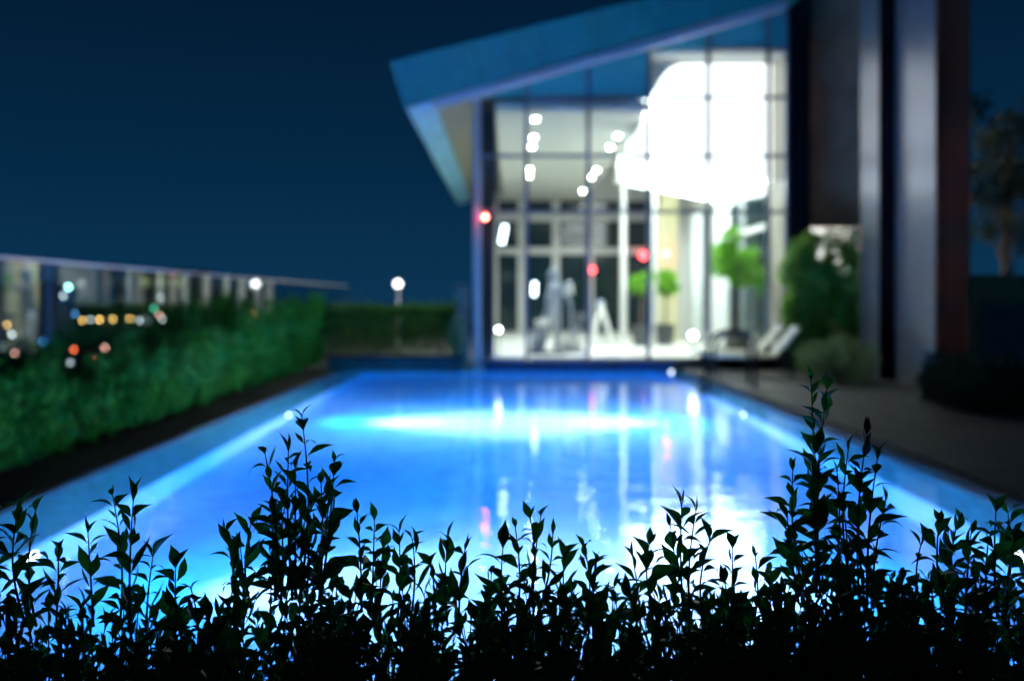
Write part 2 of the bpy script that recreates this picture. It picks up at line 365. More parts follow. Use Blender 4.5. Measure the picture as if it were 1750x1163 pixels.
# ------------------------------------------------------------------ glass screen on the left
FX=-5.5; DZ=.516*5.5; ys=[ (5.5*FPX)/(870-38) + DZ*i for i in range(-2,9)]
t=thing('glass_screen','tall glass wind screen with dark posts behind the left hedge','fence',(FX,ys[0],0))
ZT=CAMZ+.086*5.5
for i,y in enumerate(ys):
    MB().box(-.15,-.06,y*1.019-ys[0]-.05,y*1.019-ys[0]+.05,-.05,CAMZ+.045*5.5).build('post',M['dark'],t,bevel=.008)
for i in range(len(ys)-1):
    y0=ys[i]-ys[0]+.012; y1=ys[i+1]-ys[0]-.012
    MB().box(-.008,.008,y0,y1,.1,ZT-.03).build('glass_panel',M['fglass'],t)
    MB().box(-.016,.016,y0,y1,ZT-.03,ZT).build('top_rail',M['post'],t)

# ------------------------------------------------------------------ the glass house
GY=22.3; FY=21.3; BY=43.0; GL=PX(815,GY); GR=6.24; FLZ=.25; CZ=5.86; VZ=7.15
H=thing('pool_house','glass fronted pool house with lit interior and rising blue roof','building',(0,GY,0))
def h(name, m, x0,x1,y0,y1,z0,z1, bevel=0): return box(name,m,x0,x1,y0-GY,y1-GY,z0,z1,H,bevel)
def zb(X): # underside of the roof
    px=CX+X*FPX/FY; return PZ(185-.28*(px-690),FY)
RX0=PX(690,FY); RX1=6.25
# roof slab
def slab(name, m, x0,x1,y0,y1,za,zb_, ):
    # sloping prism: za/zb_ are functions of x for bottom and top
    v=[(x0,y0-GY,za(x0)),(x1,y0-GY,za(x1)),(x1,y1-GY,za(x1)),(x0,y1-GY,za(x0)),(x0,y0-GY,zb_(x0)),(x1,y0-GY,zb_(x1)),(x1,y1-GY,zb_(x1)),(x0,y1-GY,zb_(x0))]
    return MB().hexa(v).build(name,m,H)
slab('roof',M['dark'],RX0+.03,RX1,FY+.06,BY+.4,lambda x:zb(x)+.05,lambda x:zb(x)+.45)
# soffit boards: outer ones with pool light in their blue, inner plaster
nb=9
for i in range(nb):
    y0=FY+.1+i*(BY+.3-FY-.1)/nb; y1=y0+(BY+.3-FY-.1)/nb-.03
    slab('soffit_board',M['soffit'],RX0+.04,RX0+.62,y0,y1,lambda x:zb(x)+.005,lambda x:zb(x)+.046)
slab('soffit_strip',M['soffit2'],RX0+.65,GL-.06,FY+.1,BY+.3,lambda x:zb(x)+.012,lambda x:zb(x)+.046)
slab('front_soffit',M['spandrel'],GL-.03,RX1-.02,FY+.1,GY-.06,lambda x:zb(x)+.012,lambda x:zb(x)+.046)
# fascia panels
tops=[665,709,807,908,1006,1111,1204,1305,1400]; bots=[690,721,827,929,1027,1135,1232,1335,1400]
TY=FY-.35
for i in range(8):
    a,b_=bots[i]+1.0,bots[i+1]-1.0; c,d=tops[i]+1.0,tops[i+1]-1.0
    B0=P(a,185-.28*(a-690),FY); B1=P(b_,185-.28*(b_-690),FY); T0=P(c,105-.247*(c-665),TY); T1=P(d,105-.247*(d-665),TY)
    k=Vector((0,.04,0)); o0=Vector((0,GY,0))
    MB().hexa([q-o0 for q in (B0,B1,B1+k,B0+k,T0,T1,T1+k,T0+k)]).build('roof_panel',M['fascia'],H)
B0=P(690,185,FY)+Vector((.03,.045,0)); 
# roof top sheet closing fascia to slab
T0=P(665,105,TY); T1=P(1400,105-.247*735,TY); o0=Vector((0,GY,0)); r=Vector((0,.05,-.02)); k=Vector((0,0,.02))
MB().hexa([q-o0 for q in (T0+r-k,T1+r-k,Vector((T1.x,BY+.4,T1.z-.3)),Vector((RX0,BY+.4,zb(RX0)+.5)),T0+r,T1+r,Vector((T1.x,BY+.4,T1.z-.28)),Vector((RX0,BY+.4,zb(RX0)+.52)))]).build('roof_sheet',M['fascia'],H)
# pale edge trim
a,b_=738,1345
A=P(a,185-.28*(a-690),FY); Bv=P(b_,185-.28*(b_-690),FY); th=.19
v=[A+Vector((0,-.06,-th)),Bv+Vector((0,-.06,-th)),Bv+Vector((0,.08,-th)),A+Vector((0,.08,-th)),A+Vector((0,-.06,0)),Bv+Vector((0,-.06,0)),Bv+Vector((0,.08,0)),A+Vector((0,.08,0))]
MB().hexa([q-o0 for q in v]).build('eaves_trim',M['trim'],H,bevel=.02)
# spandrels
ver=[GL,PX(900,GY),PX(1005,GY),PX(1108,GY),PX(1210,GY),PX(1312,GY),PX(1344,GY)]
ZS=PZ(167,GY); ZV=PZ(84,GY)
for i in range(6):
    x0,x1=ver[i]+.04,ver[i+1]-.04; z0=ZS+.03 if i<3 else ZV+.03
    if zb(x1)-.0>z0:
        za=lambda x,z0=z0: min(z0,zb(x)-.01)
        v=[(x0,-.03,za(x0)),(x1,-.03,za(x1)),(x1,.03,za(x1)),(x0,.03,za(x0)),(x0,-.03,zb(x0)+.0),(x1,-.03,zb(x1)),(x1,.03,zb(x1)),(x0,.03,zb(x0))]
        MB().hexa(v).build('spandrel_panel',M['spandrel'],H)
# mullions
for i,x in enumerate(ver):
    wd=.075 if i==0 else .045; MB().box(x-wd,x+wd,-.10,.05,FLZ-.2,min(zb(x)-.01,8)).build('mullion',M['post'] if i==0 else M['mull'],H)
rows=[PZ(362,GY),PZ(267,GY),ZS]
for i in range(6):
    x0,x1=ver[i]+.08,ver[i+1]-.05
    for z in rows+([ZV] if i>=3 else []):
        if z+.05<zb(x0): MB().box(x0,x1,-.07,.04,z-.035,z+.035).build('transom',M['mull'],H)
    MB().box(x0,x1,-.07,.04,FLZ,FLZ+.06).build('sill',M['mull'],H)
    zz=[FLZ+.06]+rows+([ZV] if i>=3 else [])
    for a,b_ in zip(zz,zz[1:]):
        bx=MB().box(x0,x1,-.006,.006,a+(.036 if a>1 else .001),min(b_-.036,zb(x0)-.05)).build('pane',M['glass'],H)
# dark narrow bay at the left
h('dark_wall',M['darkwall'],GL+.09,PX(845,GY+.3),GY+.25,GY+.4,FLZ,zb(GL+.1)-.05)
# plinth, floor, slabs
h('plinth',M['plinth'],PX(828,GY),PX(1146,GY),GY-.2,GY+.12,-.03,FLZ-.005,.01)
h('floor',M['floor'],GL-.05,GR+.1,GY+.05,BY,-.1,FLZ)
h('threshold',M['deck'],PX(1146,GY)+.005,8.2,GY-.098,GY+.049,-.2,FLZ-.02)
h('ceiling',M['ceil'],-.30,3.10,GY+.35,BY-.05,CZ,CZ+.12)
h('bulkhead',M['white'],3.10,3.20,GY+1.3,BY-.05,CZ-.0,VZ)
h('light_baffle',M['white'],3.12,3.20,GY+1.25,29.2,PZ(268,23.4),CZ-.003)  # added baffle: keeps side light of the luminous ceiling off the lower ceiling
h('ceiling_front_band',M['ceil'],-.30,3.10,GY+.12,GY+.33,CZ+.02,CZ+.2)
h('high_ceiling',M['ceil'],3.21,GR,GY+.1,BY-.05,VZ,VZ+.1)
# luminous ceiling body
def lpoly():
    Y=23.4; pts=[(1335,107),(1165,107),(1146,114),(1130,130),(1118,152),(1116,268),(1165,278),(1335,312)]
    return [(PX(a,Y),PZ(b,Y)) for a,b in pts],Y
pts,Y=lpoly(); n=len(pts)
v=[(a,Y-GY,b) for a,b in pts]+[(a,Y+5.5-GY,b) for a,b in pts]
f=[tuple(range(n)),tuple(range(n,2*n))[::-1]]+[(i,(i+1)%n,(i+1)%n+n,i+n) for i in range(n)]
M['lum']=emit('luminous_ceiling',(.94,1,.95),9)
lo=MB().add(v,f).build('luminous_ceiling',M['lum'],H); M['lumf']=emit('luminous_front',(1,.99,.92),2.2); lo.data.materials.append(M['lumf'])
for p_ in lo.data.polygons:
    if len(p_.vertices)>4 and p_.center.y<2: p_.material_index=1
M['lum2']=emit('glow_plate',(1,.98,.90),1.9)  # thin glowing plate stands in for a lit slope of the ceiling
pp=[(1113,180),(1088,226),(1064,268),(1113,286)]; v=[(PX(a,23.5),y_,PZ(b,23.5)) for y_ in (1.0,1.12) for a,b in pp]
MB().add(v,[(0,1,2,3),(7,6,5,4),(0,4,5,1),(1,5,6,2),(2,6,7,3),(3,7,4,0)]).build('glow_plate',M['lum2'],H)
cv=[(1104,186),(1106,186),(1116,160),(1130,134),(1146,116),(1165,109),(1340,109)]
for i in range(6):
    (a,c),(b_,d)=cv[i],cv[i+1]; y0,y1=1.0,1.05; zt_=PZ(84,23.3)
    MB().hexa([(PX(a,23.3),y0,PZ(c,23.3)),(PX(b_,23.3),y0,PZ(d,23.3)),(PX(b_,23.3),y1,PZ(d,23.3)),(PX(a,23.3),y1,PZ(c,23.3)),(PX(a,23.3),y0,zt_),(PX(b_,23.3),y0,zt_),(PX(b_,23.3),y1,zt_),(PX(a,23.3),y1,zt_)]).build('curved_bulkhead',M['white'],H)
# back window wall
bw=thing_parts=None
xb=[PX(p_,BY) for p_ in (845,891,950,1008,1065,1125,1163)]
for x in xb: MB().box(x-.16,x+.16,BY-GY-.12,BY-GY+.02,FLZ,CZ-.01).build('back_mullion',M['white'],H)
for z in (PZ(372,BY),PZ(429,BY)):
    for a,b_ in zip(xb,xb[1:]): MB().box(a+.161,b_-.161,BY-GY-.10,BY-GY,z-.15,z+.15).build('back_transom',M['white'],H)
zz=[FLZ,PZ(429,BY)-.15,PZ(429,BY)+.15,PZ(372,BY)-.15,PZ(372,BY)+.15,CZ]
for a,b_ in zip(xb,xb[1:]):
    for k in (0,2,4): MB().box(a+.161,b_-.161,BY-GY+.03,BY-GY+.06,zz[k],zz[k+1]).build('back_pane',M['night'],H)
h('back_wall',M['white'],GL,GR+.1,BY+.07,BY+.2,FLZ,VZ)
# right wall: windows and sheer curtains
yw=[24.0,27.6,28.6,31.6,32.4,36.5,37.5,42.9]
h('side_wall_front',M['beige'],GR-.06,GR+.1,GY+.06,23.95,FLZ,zb(GR)-.05)
for k,(a,b_) in enumerate(zip(yw,yw[1:])):
    if k%2==0 and k<2:
        h('side_pane',M['night'],GR-.01,GR+.02,a,b_,FLZ,4.35)
        h('side_transom',M['white'],GR-.06,GR-.012,a,b_,3.3,3.45); h('side_transom',M['white'],GR-.06,GR-.012,a,b_,2.2,2.3)
    elif k%2==1: 
        q=MB(); y=a
        while y<b_:
            q.tube([(GR-.2,y-GY,FLZ+.02),(GR-.2,y-GY,4.35)],.12,8); y+=.22
        q.build('curtain',M['curtain'],H,smooth=True)
    else:
        h('side_panel',M['white'],GR-.03,GR+.02,a,b_,FLZ,4.35)
h('side_wall',M['white'],GR-.04,GR+.1,23.96,BY,4.36,VZ)
h('interior_column',M['cream'],5.1,5.7,33.5,34.1,FLZ,VZ-.01)
h('interior_column',M['white'],PX(1065,30)-.06,PX(1065,30)+.06,29.9,30.02,FLZ,CZ+.0)
h('interior_column',M['white'],PX(1118,30)-.06,PX(1118,30)+.06,29.9,30.02,FLZ,CZ+1)
h('interior_beam',M['white'],PX(1065,30)+.061,PX(1118,30)-.061,29.9,30.02,PZ(318,30),PZ(306,30))
h('interior_beam',M['white'],PX(1065,30)+.061,PX(1118,30)-.061,29.9,30.02,PZ(272,30),PZ(264,30))
# left side wall, glazed, seen only in the screen's reflection
y=GY+.1; k=0
while y<BY-.5:
    MB().box(GL-.05,GL+.08,y-GY,y-GY+.3,FLZ-.2,zb(GL)-.02).build('side_column',M['white'],H)
    MB().box(GL-.01,GL+.01,y-GY+.301,min(y-GY+2.299,BY-GY),FLZ,zb(GL)-.05).build('side_glass',M['glass'],H)
    y+=2.3
# downlights
M['dl']=emit('downlight',(.95,1,1),70)
dm=MB().tube([(0,0,0),(0,0,.03)],.055,14).mesh('downlight'); dm.materials.append(M['dl'])
for (px,py) in ((915,203),(912,234),(909,250),(905,289),(904,300),(1056,232),(1043,251),(1020,290),(1011,302),(996,326)):
    Y=(CZ-CAMZ)*FPX/(CY-py); o=bpy.data.objects.new('downlight',dm); link(o,H); o.location=(PX(px,Y),Y-GY,CZ-.032)
    l=bpy.data.lights.new('downlight_beam','SPOT'); l.energy=400; l.spot_size=math.radians(150); l.spot_blend=.5; l.shadow_soft_size=.04; l.color=(.92,1,.94)
    lo_=bpy.data.objects.new('downlight_beam',l); link(lo_,H); lo_.location=(PX(px,Y),Y-GY,CZ-.06)
M['dl2']=emit('downlight_dim',(.95,1,1),12)
MB().sphere((PX(1263,24)-0,24.0-GY,PZ(326,24)),.07).build('pendant_bulb',M['dl2'],H)
MB().tube([(PX(1263,24),24.0-GY,PZ(326,24)+.07),(PX(1263,24),24-GY,4.95)],.008,6).build('pendant_cord',M['dark'],H)
# red lamps and the tube light
M['red']=emit('red_glow',(1,.10,.06),60); M['red2']=emit('red_glow_soft',(1,.04,.05),14); M['tube']=emit('tube_white',(.75,.9,1),9)
def lampbit(name,m,px,py,Y,r,sc=(1,1,1)): 
    c=P(px,py,Y); return MB().sphere((c.x,c.y-GY,c.z),r,sc=sc).build(name,m,H,smooth=True)
lampbit('red_lamp',M['red'],829,371,GY-.18,.05)
c=P(829,371,GY-.18); MB().box(c.x-.03,c.x+.03,-.115,-.09,c.z-.05,c.z+.05).build('lamp_bracket',M['dark'],H)
MB().tube([(c.x,-.11,c.z-.0),(c.x,-.17,c.z)],.02,6).build('lamp_arm',M['dark'],H)
lampbit('red_lamp',M['red2'],1100,437,BY-.3,.15); lampbit('red_lamp',M['red2'],1139,434,33.3,.12); 
lampbit('red_lamp',M['red2'],1013,461,BY-.3,.10)
c0=P(857,416,GY+.6); c1=P(863,385,GY+.6)
MB().tube([(c0.x,c0.y-GY,c0.z),(c1.x,c1.y-GY,c1.z)],.055,8).build('tube_light',M['tube'],H)

# right corner: beige pilaster, dark pillar, brown wall, small lit window
c=thing('dark_pillar','slim black pillar beside the beige corner of the glass house','pillar',(PX(1364,GY),GY,0))
MB().box(PX(1346,GY)-PX(1364,GY),PX(1383,GY)-PX(1364,GY),-.12,.2,.02,10).build('shaft',M['black'],c,bevel=.01)
MB().box(PX(1346,GY)-PX(1364,GY)-.02,PX(1383,GY)-PX(1364,GY)+.02,-.14,-.122,.02,.4).build('base_plate',M['dark'],c)
WY=23.4
c=thing('side_wing','dark brown wall of the side wing with a low lit window','building',(PX(1425,WY),WY,0)); ox=PX(1425,WY)
zw=PZ(388,WY)
for (x0,x1) in ((PX(1378,WY),PX(1426,WY)-.006),(PX(1426,WY)+.006,10.5)):
    MB().box(x0-ox,x1-ox,0,.2,zw,11).build('wall_panel',M['brownwall'],c,bevel=.006)
MB().box(PX(1378,WY)-ox,10.5-ox,0,.2,-.2,.9).build('wall',M['brownwall'],c)
MB().box(PX(1472,WY)-ox,10.5-ox,.003,.2,.9,zw).build('wall',M['brownwall'],c)
MB().box(PX(1378,WY)-ox,PX(1472,WY)-ox,.05,.07,.9,zw).build('window',M['glass'],c)
MB().box(PX(1452,WY)-ox,PX(1455,WY)-ox,.0,.05,.9,zw).build('window_bar',M['mull'],c)
M['winlit']=emit('room_glow',(1,.98,.94),1.1)  # room light put in as emission of the wall behind the window
MB().box(PX(1370,WY)-ox,PX(1480,WY)-ox,.9,.95,PZ(470,WY),zw+.4).build('glowing_room_wall',M['winlit'],c)

# clad columns on the right
def col(name,label,px_edge,px_back,px_right,Yf,mats,joint):
    X=PX(px_edge,Yf); Yb=X*FPX/(px_back-CX); XR_=PX(px_right,Yf)
    c=thing(name,label,'column',(X,Yf,0))
    zs=[.05]+joint+[11]
    for a,b_ in zip(zs,zs[1:]):
        MB().box(0,.035,.03,Yb-Yf,a,b_-.014).build('side_panel',M['steel'],c,bevel=.004)
    MB().box(.036,XR_-X,.002,Yb-Yf-.005,.04,11.01).build('shaft',mats,c)
    MB().box(-.004,.05,-.03,.028,.05,11).build('corner_trim',mats,c)
    return c
col('clad_column','tall grey metal clad column, its front face dark brown, nearest the pool deck',1600,1530,1658,17.0,M['brown'],[PZ(600,17.5)*0+.9,PZ(345,17.5),PZ(10,17.5)])
col('clad_column','narrow bright metal clad column behind the tall brown fronted one',1503,1470,1545,18.95,M['black'],[1.9,PZ(192,19.4),8.5])

# ------------------------------------------------------------------ loungers
def lounger(x,y,label):
    t=thing('sun_lounger',label,'sun lounger',(x,y,.085),0,'sun loungers by the pool')
    L=1.25; Bk=.62; ang=math.radians(50); cz=.40
    # sling seat and raised back, thickness
    MB().box(0,L,.03,.61,cz,cz+.05).build('seat',M['lounge'],t,bevel=.015)
    c_,s_=math.cos(ang),math.sin(ang); q=[]
    for (u,w_) in ((0,0),(Bk+.12,0),(Bk+.12,.05),(0,.05)):
        q.append((L+.01+u*c_-w_*s_, cz+u*s_+w_*c_))
    v=[(q[0][0],.03,q[0][1]),(q[1][0],.03,q[1][1]),(q[1][0],.61,q[1][1]),(q[0][0],.61,q[0][1]),(q[3][0],.03,q[3][1]),(q[2][0],.03,q[2][1]),(q[2][0],.61,q[2][1]),(q[3][0],.61,q[3][1])]
    MB().hexa(v).build('backrest',M['lounge'],t,bevel=.015)
    for yy in (0,.64):
        MB().tube([(-.03,yy,cz+.02),(L+.02,yy,cz+.02)],.035,8).build('side_rail',M['lounge'],t,smooth=True)
    for xx in (.1,L+.25):
        for yy in (0,.64): MB().tube([(xx,yy,cz),(xx+.03,yy,-.002)],.02,8).build('leg',M['dark'],t,smooth=True)
    MB().tube([(L+.35,.06,cz),(L+.30,.06,cz+.35)],.012,6).build('back_strut',M['dark'],t)
    return t
lounger(PX(1212,19.5),19.2,'cream sun lounger nearest the camera, its back raised in front of the ivy')
lounger(PX(1196,21),20.7,'cream sun lounger behind the nearer one, beside the glass house')

t=thing('backdrop_hedge','low black hedge added behind the sun loungers as a dark backdrop','hedge',(5.1,21.75,.085))  # hedge added for the dark shade behind and under the loungers
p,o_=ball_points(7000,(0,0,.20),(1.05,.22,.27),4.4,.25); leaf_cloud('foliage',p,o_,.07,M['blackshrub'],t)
b=MB()
for k in range(12): b.tube([(-.9+k*.165,0,-.03),(-.9+k*.165,.03,.35)],[.012,.005],5)
b.build('stem',M['bark'],t)
# pool ladder
t=thing('pool_ladder','curved steel pool ladder rails at the right edge of the pool','pool ladder',(3.83,17.3,0))
for yy in (0,.55):
    pts=[(.45,yy,.08),(.45,yy,.75)]
    for k in range(9):
        a=PI*k/8; pts.append((.10+.35*math.cos(a),yy,.75+.30*math.sin(a)))
    pts+= [(-.30,yy,.3),(-.46,yy,-.1),(-.47,yy,-.75)]
    MB().tube(pts,.034,10).build('rail',M['dark'],t,smooth=True)
    MB().tube([(.45,yy,.082),(.45,yy,.105)],.06,14).build('flange',M['chrome'],t)
for z in (-.2,-.5): MB().box(-.52,-.43,.02,.53,z-.015,z+.015).build('step',M['chrome'],t)

# ------------------------------------------------------------------ exercise machines and indoor plants
t=thing('exercise_machine','tall silver exercise machine with slanted arm behind the glass','exercise machine',(PX(935,25),25,FLZ))
g=M['gymgrey']; s=25/FPX
def G(px,py,dy=0): return ((px-935)*s,dy,PZ(py,25)-FLZ)
MB().box(-.45,.45,-.35,.35,0,.08).build('base',M['gymdark'],t,bevel=.02)
MB().tube([G(921,600),G(938,530),G(945,470)],[.13,.12,.09],10).build('main_column',g,t,smooth=True)
MB().tube([G(952,600,.15),G(955,520,.15),G(950,468,.1)],.07,8).build('rear_column',g,t,smooth=True)
MB().tube([G(945,500,-.1),G(962,492,-.2),G(975,484,-.2)],.06,8).build('arm',g,t,smooth=True)
MB().tube([G(915,553,-.2),G(935,548,-.25)],.10,10).build('seat_pad',M['white'],t,smooth=True)
MB().sphere(G(945,470,-.05),.15,sc=(1,.6,1.1)).build('console',g,t,smooth=True)
MB().tube([G(908,604,-.15),G(915,560,-.15)],.06,8).build('foot_post',g,t)
MB().tube([G(913,505,.2),G(914,482,.2)],.05,8).build('tube_lamp',M['tube'],t)
t=thing('exercise_bike','small white exercise bike beside the tall silver machine','exercise bike',(PX(980,25.5),25.5,FLZ)); s=25.5/FPX
def G(px,py,dy=0): return ((px-980)*s,dy,PZ(py,25.5)-FLZ)
MB().box(-.45,.4,-.25,.25,0,.06).build('base',M['gymdark'],t,bevel=.02)
MB().tube([G(976,590,-.08),G(976,590,.08)],.26,18).build('flywheel',M['white'],t)
MB().tube([G(978,575),G(975,520),G(968,500)],.045,8).build('frame',g,t,smooth=True)
MB().tube([G(980,590),G(992,545)],.04,8).build('seat_post',g,t)
MB().sphere(G(992,540),.14,sc=(1.2,.8,.5)).build('saddle',M['gymdark'],t,smooth=True)
MB().tube([G(962,505,-.2),G(972,488,-.2),G(978,500,-.1),G(972,500,.2)],.04,8).build('handlebar',M['white'],t,smooth=True)
MB().sphere(G(973,490,0),.12,sc=(.8,.5,1.2)).build('console',M['white'],t,smooth=True)
t=thing('exercise_machine','pale triangular exercise frame in the middle of the lit room','exercise machine',(PX(1028,30),30,FLZ)); s=30/FPX
def G(px,py,dy=0): return ((px-1028)*s,dy,PZ(py,30)-FLZ)
for dy in (-.3,.3):
    MB().tube([G(1010,588,dy),G(1027,520,dy*.3)],.06,8).build('frame_leg',M['white'],t); MB().tube([G(1046,588,dy),G(1027,520,dy*.3)],.06,8).build('frame_leg',M['white'],t)
MB().sphere(G(1026,520),.14).build('top_pulley',g,t,smooth=True)
MB().box(-.3,.32,-.2,.2,.35,.43).build('bench',M['gymdark'],t)

def potted(label,px,py,Y,r,ztop,n,potw,mt):
    c=P(px,py,Y); t=thing('potted_tree',label,'potted plant',(c.x,Y,FLZ if Y>GY else .085)); zc=c.z-t.location.z
    v=[(-potw,potw*1.2)]; 
    pt=MB().tube([(0,0,0),(0,0,.25),(0,0,.62)],[potw*.75,potw*.9,potw],16).build('pot',M['pot'],t,smooth=False)
    MB().tube([(0,0,.62),(0,0,.625)],potw*.9,16).build('soil',M['soil'],pt)
    tr=MB().tube([(0,0,.6),(.02,0,zc*.7),(0,.02,zc)],[.045,.035,.02],8)
    for k in range(9):
        a=k*2.4; tr.tube([(0,0,zc*.72+k*.03),(math.cos(a)*r*.5,math.sin(a)*r*.5,zc+.1*math.sin(k)),(math.cos(a)*r*.8,math.sin(a)*r*.8,zc+.25*math.sin(k*2))],[.018,.012,.005],5)
    tr.build('trunk',M['bark'],t)
    P_=[];O_=[]
    for k in range(11):
        d=Vector((random.gauss(0,1.3),random.gauss(0,1),random.gauss(0,1.0))).normalized()*r*random.uniform(.35,.95)
        p,o_=ball_points(n//11,(d.x,d.y,zc+d.z),(r*random.uniform(.22,.5),r*.4,r*random.uniform(.22,.42)),k*1.7,.5); P_.append(p);O_.append(o_)
    leaf_cloud('crown',np.concatenate(P_),np.concatenate(O_),.13,mt,t,up=.1)
potted('large bright green potted tree behind the glass beside the loungers',1258,447,24.2,.68,0,2600,.30,M['bright'])
potted('bright green potted plant, left one of the pair inside',1095,478,29,.36,0,900,.26,M['bright'])
potted('bright green potted plant, right one of the pair inside',1137,484,29.8,.40,0,1000,.30,M['bright'])
def bollard(label,px,py,Y,zg,r=.07,m='dl',cat='lamp'):
    c=P(px,py,Y); t=thing('bollard_lamp',label,cat,(c.x,Y,zg)); z=c.z-zg
    MB().tube([(0,0,0),(0,0,.02)],.09,12).build('foot',M['dark'],t); MB().tube([(0,0,.02),(0,0,z-r)],.02,8).build('pole',M['dark'],t)
    MB().sphere((0,0,z),r).build('globe',M[m],t,smooth=True); return t
M['gl']=emit('globe_white',(.95,1,1),24)
bollard('small round white lamp low behind the left end of the glass front',852,563,GY+.6,FLZ,.05,'gl')
bollard('small round white lamp low behind the glass near the loungers',1184,573,GY+.6,FLZ,.075,'gl')
c=P(1146,640,21.98)
t=thing('deck_light','tiny white light set in the kerb at the far right end of the pool','light',(c.x,21.93,.0)); MB().tube([(0,.0,.02),(0,-.03,.02)],.06,12).build('rim',M['chrome'],t); M['kl']=emit('kerb_lens',(.9,.95,1),4); MB().sphere((0,-.035,.02),.03).build('lens',M['kl'],t)
M['globe']=emit('big_globe',(.90,.97,1),6)
c=P(680,485,30)
t=thing('lamp_post','white globe lamp on a post beyond the far hedge','lamp post',(c.x,30,-.01)); z=c.z+.01
MB().tube([(0,0,0),(0,0,.2)],.09,12).build('foot',M['dark'],t); MB().tube([(0,0,.2),(0,0,z-.15)],.035,10).build('pole',M['post'],t)
MB().tube([(0,0,z-.15),(0,0,z-.08)],[.04,.07],12).build('collar',M['post'],t); MB().sphere((0,0,z),.11).build('globe',M['globe'],t,smooth=True)

# ------------------------------------------------------------------ shrubs, ivy, tree, wall on the right
t=thing('ivy_mound','tall ragged green ivy covered mound beside the dark pillar','shrub',(6.1,21.2,.085))
P_=[];O_=[]
for k in range(120):
    px=1340+135*random.random(); top=440-22*math.sin((px-1340)/40)-(px-1340)*.15+random.gauss(0,10); py=top+(610-top)*random.random()
    c=P(px,py,21.2); L_=random.uniform(.18,.5)
    p,o_=ball_points(150,(c.x-6.1,random.uniform(-.35,.25),c.z-.085),(random.uniform(.08,.16),.14,L_*.6),px*.1+py,.5); P_.append(p);O_.append(o_)
leaf_cloud('foliage',np.concatenate(P_),np.concatenate(O_),.12,M['ivy'],t,up=-.3)
b=MB()
for k in range(14):
    a=random.uniform(-.5,.9); b.tube([(a*.5,.1,-.03),(a*.8,.1,.9),(a,.1,1.9)],[.04,.02,.008],6)
b.build('stem',M['bark'],t)
t=thing('round_shrub','round pale green shrub at the edge of the pool deck','shrub',(PX(1433,18.2),18.2,.085))
P_=[];O_=[]
for (px,py,rx,rz,n) in ((1400,612,.32,.33,1500),(1440,606,.36,.34,1800),(1475,615,.28,.32,1200),(1420,640,.40,.2,1000),(1462,640,.32,.2,800)):
    c=P(px,py,18.2); p,o_=ball_points(n,(c.x-t.location.x,random.uniform(-.1,.2),c.z-.085),(rx,.35,rz),px*.3,.3); P_.append(p);O_.append(o_)
leaf_cloud('foliage',np.concatenate(P_),np.concatenate(O_),.055,M['shrub'],t)
b=MB()
for k in range(12):
    a=k*.52; b.tube([(0,0,-.03),(.2*math.cos(a),.2*math.sin(a),.3),(.35*math.cos(a),.3*math.sin(a),.6)],[.02,.012,.005],5)
b.build('stem',M['bark'],t)
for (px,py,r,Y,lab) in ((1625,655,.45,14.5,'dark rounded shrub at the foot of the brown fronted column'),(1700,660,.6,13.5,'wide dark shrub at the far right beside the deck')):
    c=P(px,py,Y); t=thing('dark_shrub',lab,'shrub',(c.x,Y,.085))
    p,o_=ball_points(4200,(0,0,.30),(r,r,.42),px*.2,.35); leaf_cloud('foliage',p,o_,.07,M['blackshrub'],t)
    b=MB()
    for k in range(10): a=k*.63; b.tube([(0,0,-.03),(.25*math.cos(a),.25*math.sin(a),.3),(.45*math.cos(a),.4*math.sin(a),.5)],[.02,.012,.005],5)
    b.build('stem',M['bark'],t)
# garden wall
t=thing('garden_wall','dim olive rendered wall with a grey lower panel at far right','wall',(PX(1700,21),21,.085)); ox=t.location.x; z=.085
MB().box(PX(1655,21)-ox,6,0,.2,-.03,PZ(476,21)-z).build('wall_body',M['wallb'],t,bevel=.01)
MB().box(PX(1650,21)-ox,6,-.04,.24,PZ(476,21)-z+.002,PZ(469,21)-z).build('coping',M['wallb'],t,bevel=.01)
MB().box(PX(1672,21)-ox,5.5,-.05,-.002,.05,PZ(518,21)-z).build('lower_panel',M['wallp'],t,bevel=.01)
# tree
c=P(1722,300,24); t=thing('tree','dark loose crowned tree rising behind the garden wall at far right','tree',(c.x,24,-.2))
zc=c.z+.2; tr=MB().tube([(0,0,0),(.08,0,1.5),(-.05,.1,3.),(.1,0,zc+.8)],[.16,.12,.09,.03],10)
P_=[];O_=[]
for k in range(26):
    a=k*2.4; rr=random.uniform(.3,1.5); zz=zc+random.uniform(-1.9,1.7); e_=Vector((math.cos(a)*rr*.95,math.sin(a)*rr,zz))
    tr.tube([(0,0,max(1.2,zz-1.1)),(e_.x*.5,e_.y*.5,zz-.35),tuple(e_)],[.035,.02,.006],5)
    p,o_=ball_points(260,tuple(e_),(.42,.42,.30),k*1.1,.5); P_.append(p);O_.append(o_)
tr.build('trunk',M['bark'],t); leaf_cloud('crown',np.concatenate(P_),np.concatenate(O_),.12,M['tree'],t,up=0)

